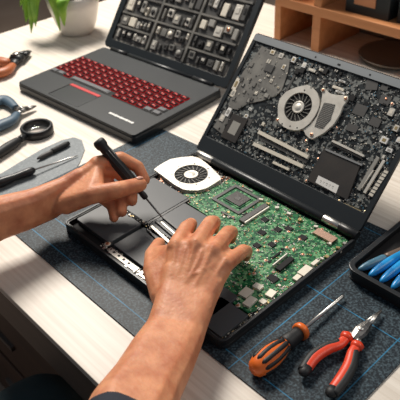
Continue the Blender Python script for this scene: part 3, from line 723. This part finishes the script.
def rough_pliers(name, label, pivot, tipx, h1, h2, z, mh, mj, rr, jw):
    pv = U(*pivot, z); e = empty(name, (pv.x, pv.y, 0), label, 'pliers'); X = Matrix.Translation(-Vector((pv.x, pv.y, 0)))
    for h in (h1, h2):
        pts = spline([U(*p, z) for p in h]); B().tube(pts, lerp([rr*.7, rr, rr*1.15, rr], len(pts)), mh, seg=14, flat=.75).build('handle', e, X)
        B().tube([pv, pts[0]], [jw*.7, rr*.6], mj, seg=8, flat=.5).build('tang', e, X)
    tp_ = U(*tipx, z-.003); dd = (tp_-pv); B().tube([pv-dd*.25, pv, pv+dd*.35], [jw*.7, jw, jw*.7], mj, seg=10, flat=.55).build('jaw_joint', e, X)
    sd = dd.normalized().cross(Vector((0, 0, 1)))
    for s_ in (-1, 1): B().tube([pv+dd*.3+sd*s_*jw*.35, pv+dd*.7+sd*s_*jw*.25, tp_+sd*s_*jw*.12], [jw*.42, jw*.28, jw*.1], mj, seg=8).build('jaw', e, X)
    B().lathe([(jw*.4, 0), (jw*.38, .002), (.0005, .0022)], 'steel', Matrix.Translation((pv.x, pv.y, z+jw*.52)), seg=12).build('pivot', e, X)
rough_pliers('pliers', 'small pliers with dull blue handles and worn silver jaws at left edge', (22, 110), (36, 106), ((16, 108), (9, 102), (2, 100), (-12, 106)), ((17, 114), (12, 120), (4, 124), (-10, 130)), .012, 'dullblue', 'darksteel', .012, .011)
rough_pliers('wire_cutter', 'wire cutter with brown-orange handles and a black head at upper left edge', (17, 58), (30, 51), ((10, 61), (4, 62), (-8, 60)), ((13, 65), (6, 71), (-8, 75)), .014, 'brownor', 'black', .013, .022)

# ------------------------------------------------------------------ plant
pc = U(78, 32, 0)
pt = empty('potted_plant', (pc.x, pc.y, 0), 'leafy green plant in a white ceramic pot behind the red-lit laptop', 'potted plant')
B().lathe([(.034, 0), (.043, .003), (.056, .030), (.068, .075), (.074, .110), (.071, .110), (.064, .085), (.056, .06)], 'pot', seg=40, close=(True, True)).build('pot', pt)
B().lathe([(.0595, .094), (.02, .100), (.001, .101)], 'soil', seg=24).build('soil', pt)
def leaf(base, mid, tip, w, nm='leaf'):
    pts = spline([base, mid, tip], 7); n_ = len(pts); b = B(); vs_ = []
    for i, p in enumerate(pts):
        t = (pts[min(i+1, n_-1)]-pts[max(i-1, 0)]).normalized(); sd = t.cross(Vector((0, 0, 1))); sd0 = sd.normalized() if sd.length > .05 else Vector((.7, .7, 0))
        sd = rg*(1 if i >= 0 else 1) - t*rg.dot(t); sd = (sd.normalized()*.8+sd0*.4).normalized() if abs(rg.dot(t)) < .93 else sd0; up_ = sd.cross(t); ww = w*math.sin(PI*min(1, (.08+i/(n_-1)*.92)))**.8*(1-.3*i/n_)+.0004
        vs_.append([b.bm.verts.new(p+sd*ww*k+up_*abs(k)*ww*.3+up_*o_) for o_ in (.0004, -.0004) for k in ((-1, -.5, 0, .5, 1) if o_ > 0 else (1, .5, 0, -.5, -1))])
    fs = []
    for a_, c_2 in zip(vs_, vs_[1:]):
        for i in range(10): fs.append(b.bm.faces.new((a_[i], a_[(i+1) % 10], c_2[(i+1) % 10], c_2[i])))
    b._set(fs, 'leaf', True); b._set([b.bm.faces.new(vs_[0]), b.bm.faces.new(vs_[-1][::-1])], 'leaf')
    return b.build(nm, pt)
rg = RX.copy(); rg.z = 0; rg.normalize(); fg = Vector((-rg.y, rg.x, 0))
def LP(r_, f_, z): return rg*r_+fg*f_+Vector((0, 0, z))
for (b0, b1, b2, w) in (((-.03, -.02, .12), (-.085, -.05, .125), (-.115, -.055, .022), .017), ((-.02, -.03, .12), (-.10, -.02, .14), (-.135, -.02, .075), .016), ((-.01, -.04, .115), (-.03, -.085, .125), (-.025, -.100, .040), .016), ((.0, -.03, .12), (.0, -.06, .17), (.03, -.08, .15), .016),
    ((.03, -.01, .115), (.08, -.01, .15), (.10, -.02, .10), .017), ((-.03, .0, .12), (-.07, .0, .17), (-.13, .0, .13), .02), ((.02, .02, .12), (.05, .03, .18), (.09, .02, .15), .018), ((-.04, -.02, .12), (-.09, -.04, .16), (-.125, -.07, .10), .018), ((.0, 0, .12), (-.02, -.02, .2), (-.07, -.04, .17), .018), ((-.04, -.03, .12), (-.075, -.07, .13), (-.095, -.07, .045), .017), ((-.03, .01, .12), (-.10, -.03, .11), (-.125, -.05, .05), .017), ((.0, -.05, .12), (-.005, -.10, .12), (-.01, -.105, .055), .018), ((.02, -.03, .12), (.055, -.05, .14), (.075, -.05, .10), .014), ((-.02, -.02, .12), (-.06, -.06, .15), (-.085, -.075, .085), .015)):
    leaf(LP(*b0), LP(*b1), LP(*b2), w)
for k in range(5): B().tube([(0, 0, .098), LP(-.02+.01*k, -.02, .115), LP(-.03+.015*k, -.03+.01*k, .135)], [.0025, .002, .0012], 'stem', seg=8).build('stem', pt)

# ------------------------------------------------------------------ shelf with boxes and dish
YS = .55
sf = empty('shelf_unit', (.15, YS+.1, 0), 'low orange-brown wooden shelf unit standing at the back of the table', 'shelf')
X = Matrix.Translation(-Vector((.15, YS+.1, 0)))
B().box((.15, YS+.09, .101), (.86, .18, .022), 'orange_wood').build('shelf_board', sf, X, bev=.0012)
B().box((-.272, YS+.09, .0449), (.020, .178, .0898), 'orange_wood').build('side_panel', sf, X, bev=.001)
B().box((-.150, YS+.09, .0449), (.024, .176, .0898), 'orange_wood').build('divider', sf, X, bev=.001)
B().box((.572, YS+.09, .0449), (.020, .178, .0898), 'orange_wood').build('side_panel', sf, X, bev=.001)
B().box((.15, YS+.183, .15), (.86, .006, .30), 'shelf_back').build('back_panel', sf, X)
B().box((-.150, YS+.09, .186), (.022, .176, .147), 'orange_wood').build('divider', sf, X, bev=.001)
B().box((-.272, YS+.09, .186), (.020, .178, .147), 'orange_wood').build('side_panel', sf, X, bev=.001)
def sbox(x0, x1, y0, y1, h, label, lab):
    e = empty('storage_box', ((x0+x1)/2, (y0+y1)/2, .1125), label, 'box', group=None); w, dd = (x1-x0), (y1-y0)
    b = B(); b.prism(rrect(-w/2, -dd/2, w/2, dd/2, .004), 0, .004, 'boxc'); ringslab(b, rrect(-w/2, -dd/2, w/2, dd/2, .004), rrect(-w/2+.003, -dd/2+.003, w/2-.003, dd/2-.003, .003), .004, h, 'boxc')
    b.build('body', e)
    B().prism(rrect(-w/2-.002, -dd/2-.002, w/2+.002, dd/2+.002, .004), h, h+.008, 'boxc').build('box_lid', e)
    if lab: o = B().box((-.005, -dd/2-.0008, h*.62), (w*.48, .0016, h*.42), 'boxlabel').build('label_plate', e); o['label'] = 'tan label plate'
sbox(-.086, .030, YS+.022, YS+.15, .052, 'black storage box with a tan label plate on the wooden shelf', True)
sbox(.046, .16, YS+.030, YS+.15, .05, 'plain black storage box at the right end of the shelf', False)
pcn = U(386, 55, .006)
dish = B().lathe([(.035, 0), (.060, .002), (.082, .009), (.086, .013), (.084, .0145), (.078, .011), (.058, .005), (.001, .004)], 'plate', seg=56).build('dish'); dish.location = (.022, YS+.091, 0)
tag(dish, 'shallow round dark dish lying under the wooden shelf', 'dish')

# ------------------------------------------------------------------ person
person = empty('person', (.2, -.80, -.74), 'person in dark clothes seated at the table, both bare forearms over the laptop', 'person')
PX = Matrix.Translation(-Vector((.2, -.80, -.74)))
def sph(bm, c, r, n=12):
    return [v for v in bmesh.ops.create_icosphere(bm, subdivisions=2, radius=r, matrix=Matrix.Translation(c))['verts']]
def hull(bm, balls):
    """convex hull of spheres merged into bm as its own shell"""
    t = bmesh.new()
    for c, r in balls: sph(t, Vector(c), r)
    res = bmesh.ops.convex_hull(t, input=t.verts)
    dead = [g for g in res['geom_interior'] if isinstance(g, bmesh.types.BMVert)]+[g for g in res['geom_unused'] if isinstance(g, bmesh.types.BMVert)]
    bmesh.ops.delete(t, geom=list(set(dead)), context='VERTS')
    me = bpy.data.meshes.new('t'); t.to_mesh(me); t.free(); bm.from_mesh(me); bpy.data.meshes.remove(me)
def chain(bm, pts, rad):
    for i in range(len(pts)-1): hull(bm, [(pts[i], rad[i]), (pts[i+1], rad[i+1])])
def remesh(bm, vox, smooth_it, fac=.5):
    me = bpy.data.meshes.new('t'); bm.to_mesh(me); bm.free()
    o = bpy.data.objects.new('t', me); C.objects.link(o)
    r_ = o.modifiers.new('r', 'REMESH'); r_.mode = 'VOXEL'; r_.voxel_size = vox; r_.use_smooth_shade = True
    s_ = o.modifiers.new('s', 'SMOOTH'); s_.factor = fac; s_.iterations = smooth_it
    dg = bpy.context.evaluated_depsgraph_get(); dg.update(); ev = o.evaluated_get(dg); out = bpy.data.meshes.new_from_object(ev, depsgraph=dg)
    bpy.data.objects.remove(o); bpy.data.meshes.remove(me)
    return out
def P3(s): return [U(*map(float, a.split(','))) for a in s.split()]

def hand(bm, wr, fingers, thumb, frad, trad, fore, back, web=.5, tweb=0):
    """wr = (radial side, ulnar side) wrist points; fingers = 4 lists MCP,PIP,DIP,tip; fore = forearm points; back = direction out of the hand's back"""
    wa, wb = wr
    for f, rr in zip(fingers, frad): chain(bm, f, rr)
    chain(bm, thumb, trad)
    n_ = len(fingers); base = [wa.lerp(wb, .12+.76*i/(n_-1)) for i in range(n_)]
    for i in range(n_-1):
        hull(bm, [(base[i]-back*.002, .0150), (base[i+1]-back*.002, .0150), (fingers[i][0]-back*.002, .0112), (fingers[i+1][0]-back*.002, .0106)])
        if web: hull(bm, [(fingers[i][0]-back*.003, .0100), (fingers[i+1][0]-back*.003, .0095), (fingers[i][0].lerp(fingers[i][1], web)-back*.003, .0078), (fingers[i+1][0].lerp(fingers[i+1][1], web)-back*.003, .0074)])
    if tweb: hull(bm, [(thumb[1].lerp(thumb[2], tweb), trad[2]*.75), (fingers[0][0]-back*.006, .0095), (thumb[1], trad[1]*.85)])
    # thenar and hypothenar pads
    hull(bm, [(thumb[0], trad[0]), (thumb[1], trad[1]), (base[1]-back*.008, .011), (fingers[0][0]-back*.009, .0085)])
    hull(bm, [(base[3]-back*.009, .012), (fingers[3][0]-back*.009, .0085), (base[2]-back*.009, .011)])
    # tendons and knuckles
    for i in range(n_):
        pt_ = lambda t, lift: base[i].lerp(fingers[i][0], t)+back*(.0132+(.0094-.0132)*t+lift)
        chain(bm, [pt_(.18, -.0008), pt_(.5, -.0006), pt_(.8, -.0004), fingers[i][0]+back*(frad[i][0]-.0030)], [.0014, .0022, .0029, .0040])
P_w = None
# --- right hand (palm down over the board)
RF = [P3('176,247,.084 187,228,.078 191,224,.052 190,231,.0290'),
      P3('196,246,.088 210.5,223.5,.079 214.5,222,.052 214,229,.0275'),
      P3('213,252,.085 228,233,.074 232,232,.048 231,239,.0265'),
      P3('226,264,.075 243,251,.062 247,251,.042 246,257,.0255')]
RT = P3('163,296,.054 153,271,.057 153,255,.047 159,244,.032')
back = (UX*.62 - FX*.60 + Vector((0, 0, .25))).normalized()
rw = (U(166, 312, .052), U(196, 318, .050))
# --- left hand (holding the driver)
LF = [P3('97,164,.099 121,158.5,.100 138,167,.084 145,180,.068'),
      P3('92,172,.086 116,170,.084 132,184,.066 132,201,.050'),
      P3('87,181,.071 108,184,.066 121,197,.051 122,212,.040'),
      P3('82,190,.058 101,197,.052 112,206,.042 114,218,.032')]
LT = P3('66,203,.066 91,195,.083 118,190,.088 140,184.5,.079')
lw = (U(50, 196, .075), U(50, 208, .050))
lback = (-RX*.35 + UX*.75 + FX*.3).normalized()
bm = bmesh.new()
fr_ = [(.0108, .0096, .0084, .0072), (.0110, .0100, .0086, .0074), (.0104, .0094, .0082, .0070), (.0094, .0084, .0074, .0063)]
hand(bm, rw, RF, RT, [[r_*1.19 for r_ in f_] for f_ in fr_], (.0170, .0140, .0124, .0104), None, back, .42, 1.15)
hand(bm, lw, LF, LT, [[r_*1.22 for r_ in f_] for f_ in fr_], (.0185, .0150, .0134, .0116), None, lback, .35, .25)
# forearms: two bones hulled so the section is oval, continuing to elbow and shoulder
def arm(bm, secs):
    for (a, b_), (c, d_) in zip(secs, secs[1:]): hull(bm, [a, b_, c, d_])
Rs = [((rw[0], .0175), (rw[1], .0170)), ((U(161, 328, .055), .0195), (U(190, 334, .054), .0190)), ((U(148, 350, .062), .0225), (U(177, 360, .060), .0220)), ((U(134, 377, .070), .0250), (U(160, 389, .068), .0250)), ((U(117, 404, .080), .0285), (U(146, 418, .078), .0285))]
rel = Vector((.480, -.575, .105)); Rs.append(((rel+Vector((-.012, .008, 0)), .040), (rel+Vector((.012, 0, 0)), .038)))
arm(bm, Rs)
Ls = [((lw[0], .0195), (lw[1], .0195)), ((U(28, 203, .080), .0205), (U(28, 216, .058), .0215)), ((U(2, 211, .085), .0235), (U(0, 224, .062), .0245)), ((U(-30, 219, .092), .030), (U(-32, 236, .070), .031))]
lel = Vector((-.03, -.56, .10)); Ls.append(((lel, .040), (lel+Vector((.01, 0, -.01)), .040)))
arm(bm, Ls)
rsh = Vector((.40, -.80, .34)); lsh = Vector((.02, -.80, .34))
chain(bm, [rel, rsh], [.042, .05]); chain(bm, [lel, lsh], [.042, .05]); chain(bm, [rsh, lsh], [.05, .05])
# veins on the right hand and forearm
def vein(pts, r_): chain(bm, P3(pts), [r_]*len(pts.split()))
def backpt(wx, t, lift):   # point on the back of the right hand: wx across the knuckles, t from wrist to knuckle
    i = min(int(wx), 2); f = wx-i
    k_ = RF[i][0].lerp(RF[i+1][0], f); w_ = rw[0].lerp(rw[1], .12+.25*wx); rr_ = .0132+(.0094-.0132)*t
    return w_.lerp(k_, t)+back*(rr_+lift)
for vp in (((.1, .35), (.45, .55), (.5, .75), (.55, .9)), ((1.0, .30), (1.35, .5), (1.5, .75), (1.5, .9)), ((1.35, .5), (2.1, .62), (2.5, .80))):
    chain(bm, [backpt(*v_, .0002) for v_ in vp], [.0016]*len(vp))
for p_, q_, ra, rb_ in ((rw[0], rw[1], .0172, .0162), (lw[0], lw[1], .0180, .0175)):   # blend the wrists into the hands
    f_ = RF if p_ is rw[0] else LF
    m1 = p_.lerp(f_[0][0], .62); m2 = q_.lerp(f_[3][0], .62); hull(bm, [(p_, ra), (q_, rb_), (m1, .0132), (m2, .0122)])
hull(bm, [(Rs[1][0][0], .0185), (Rs[1][1][0], .0180), (rw[0].lerp(RF[0][0], .40), .0140), (rw[1].lerp(RF[3][0], .40), .0132)])
hull(bm, [(Ls[1][0][0], .0195), (Ls[1][1][0], .0200), (lw[0].lerp(LF[0][0], .35), .0145), (lw[1].lerp(LF[3][0], .35), .0140)])
bd = remesh(bm, .0016, 14, .5)
body = bpy.data.objects.new('body', bd); C.objects.link(body); body.parent = person; body.matrix_basis = PX; bd.materials.clear(); bd.materials.append(M['skin'])
for p in bd.polygons: p.use_smooth = True
# thumbnail of the left hand
def nail(c, along, nrm, w, l, par):
    along = along.normalized(); sd = along.cross(nrm).normalized(); nrm = sd.cross(along)
    rows = []
    for i in range(7):
        t = i/6; ww = w*(.82+.18*math.sin(PI*t*.8)) * (1 if t < .8 else .8)
        rows.append([c+along*(t-.5)*l+sd*ww*math.sin(a_)*1.0+nrm*(ww*math.cos(a_)-w*.6) for a_ in [-.9+1.8*j/6 for j in range(7)]])
    b = B(); g = [[b.bm.verts.new(p) for p in r_] for r_ in rows]; fs = []
    for i in range(6):
        for j in range(6): fs.append(b.bm.faces.new((g[i][j], g[i][j+1], g[i+1][j+1], g[i+1][j])))
    b._set(fs, 'nail', True); o = b.build('fingernail', par, I4); s_ = o.modifiers.new('s', 'SOLIDIFY'); s_.thickness = .0006
    return o
td = (LT[3]-LT[2]).normalized(); nn = (UX*.9-FX*.35+RX*.0).normalized()
nail(LT[3]-td*.001+nn*.0112, td, nn, .0062, .012, body)
# clothes
bm = bmesh.new()
ca, cb_ = U(117, 404, .080).lerp(rel, .16), U(146, 418, .078).lerp(rel, .16); hull(bm, [(ca, .034), (cb_, .034), (rel, .050)]); chain(bm, [rel, rsh], [.052, .066]); chain(bm, [lel, lsh], [.052, .066])
arm(bm, [((Vector((.10, -.80, .34)), .09), (Vector((.32, -.80, .34)), .09)), ((Vector((.10, -.86, .10)), .11), (Vector((.32, -.86, .10)), .11)), ((Vector((.11, -.90, -.16)), .12), (Vector((.31, -.90, -.16)), .12))])
chain(bm, [rsh, (rsh+lsh)/2, lsh], [.066, .09, .066])
sm = remesh(bm, .008, 4); o = bpy.data.objects.new('shirt', sm); C.objects.link(o); o.parent = person; o.matrix_basis = PX; sm.materials.clear(); sm.materials.append(M['shirt'])
bm = bmesh.new()
arm(bm, [((Vector((.11, -.92, -.22)), .125), (Vector((.31, -.92, -.22)), .125)), ((Vector((.12, -.84, -.24)), .10), (Vector((.30, -.84, -.24)), .10))])
for hx, kn in (((.11, -.86, -.22), (.128, -.455, -.200)), ((.31, -.86, -.22), (.36, -.44, -.205))):
    chain(bm, [Vector(hx), Vector(kn), Vector((kn[0], kn[1]-.02, -.66))], [.098, .068, .05])
sm = remesh(bm, .009, 6); o = bpy.data.objects.new('trousers', sm); C.objects.link(o); o.parent = person; o.matrix_basis = PX; sm.materials.clear(); sm.materials.append(M['jeans'])
for x, y in ((.128, -.45), (.36, -.43)):
    B().tube([(x, y-.06, -.70), (x, y, -.695), (x, y+.10, -.705), (x, y+.15, -.712)], [.035, .042, .04, .025], 'blackr', seg=16, flat=.9).build('shoe', person, PX)
# stool
st = empty('stool', (.21, -.92, -.74), 'dark stool under the seated person', 'stool')
B().lathe([(.17, .335), (.18, .345), (.18, .385), (.165, .395)], 'black', seg=32).build('seat', st)
for k in range(4):
    a = PI/4+k*PI/2; B().tube([(.13*math.cos(a), .13*math.sin(a), .335), (.17*math.cos(a), .17*math.sin(a), .0)], .014, 'darksteel', seg=10).build('leg', st)

# ------------------------------------------------------------------ light
def area(nm, loc, target, size, power, col, sy=None):
    l = bpy.data.lights.new(nm, 'AREA'); l.energy = power; l.color = col; l.shape = 'RECTANGLE'; l.size = size; l.size_y = sy or size
    o = bpy.data.objects.new(nm, l); C.objects.link(o); o.location = loc; o.rotation_euler = (Vector(target)-Vector(loc)).to_track_quat('-Z', 'Y').to_euler()
area('window_light', (-1.35, .55, 1.85), (.1, -.1, 0), .60, 76, (1, .93, .84), .8)
area('fill_light', (1.3, .9, 1.5), (.2, 0, 0), 1.0, 8, (1, .93, .85))  # weak warm fill added from the right, not a lamp of the room
w = bpy.data.worlds.new('world'); bpy.context.scene.world = w; w.use_nodes = True
w.node_tree.nodes['Background'].inputs[0].default_value = (.80, .88, 1, 1); w.node_tree.nodes['Background'].inputs[1].default_value = .17
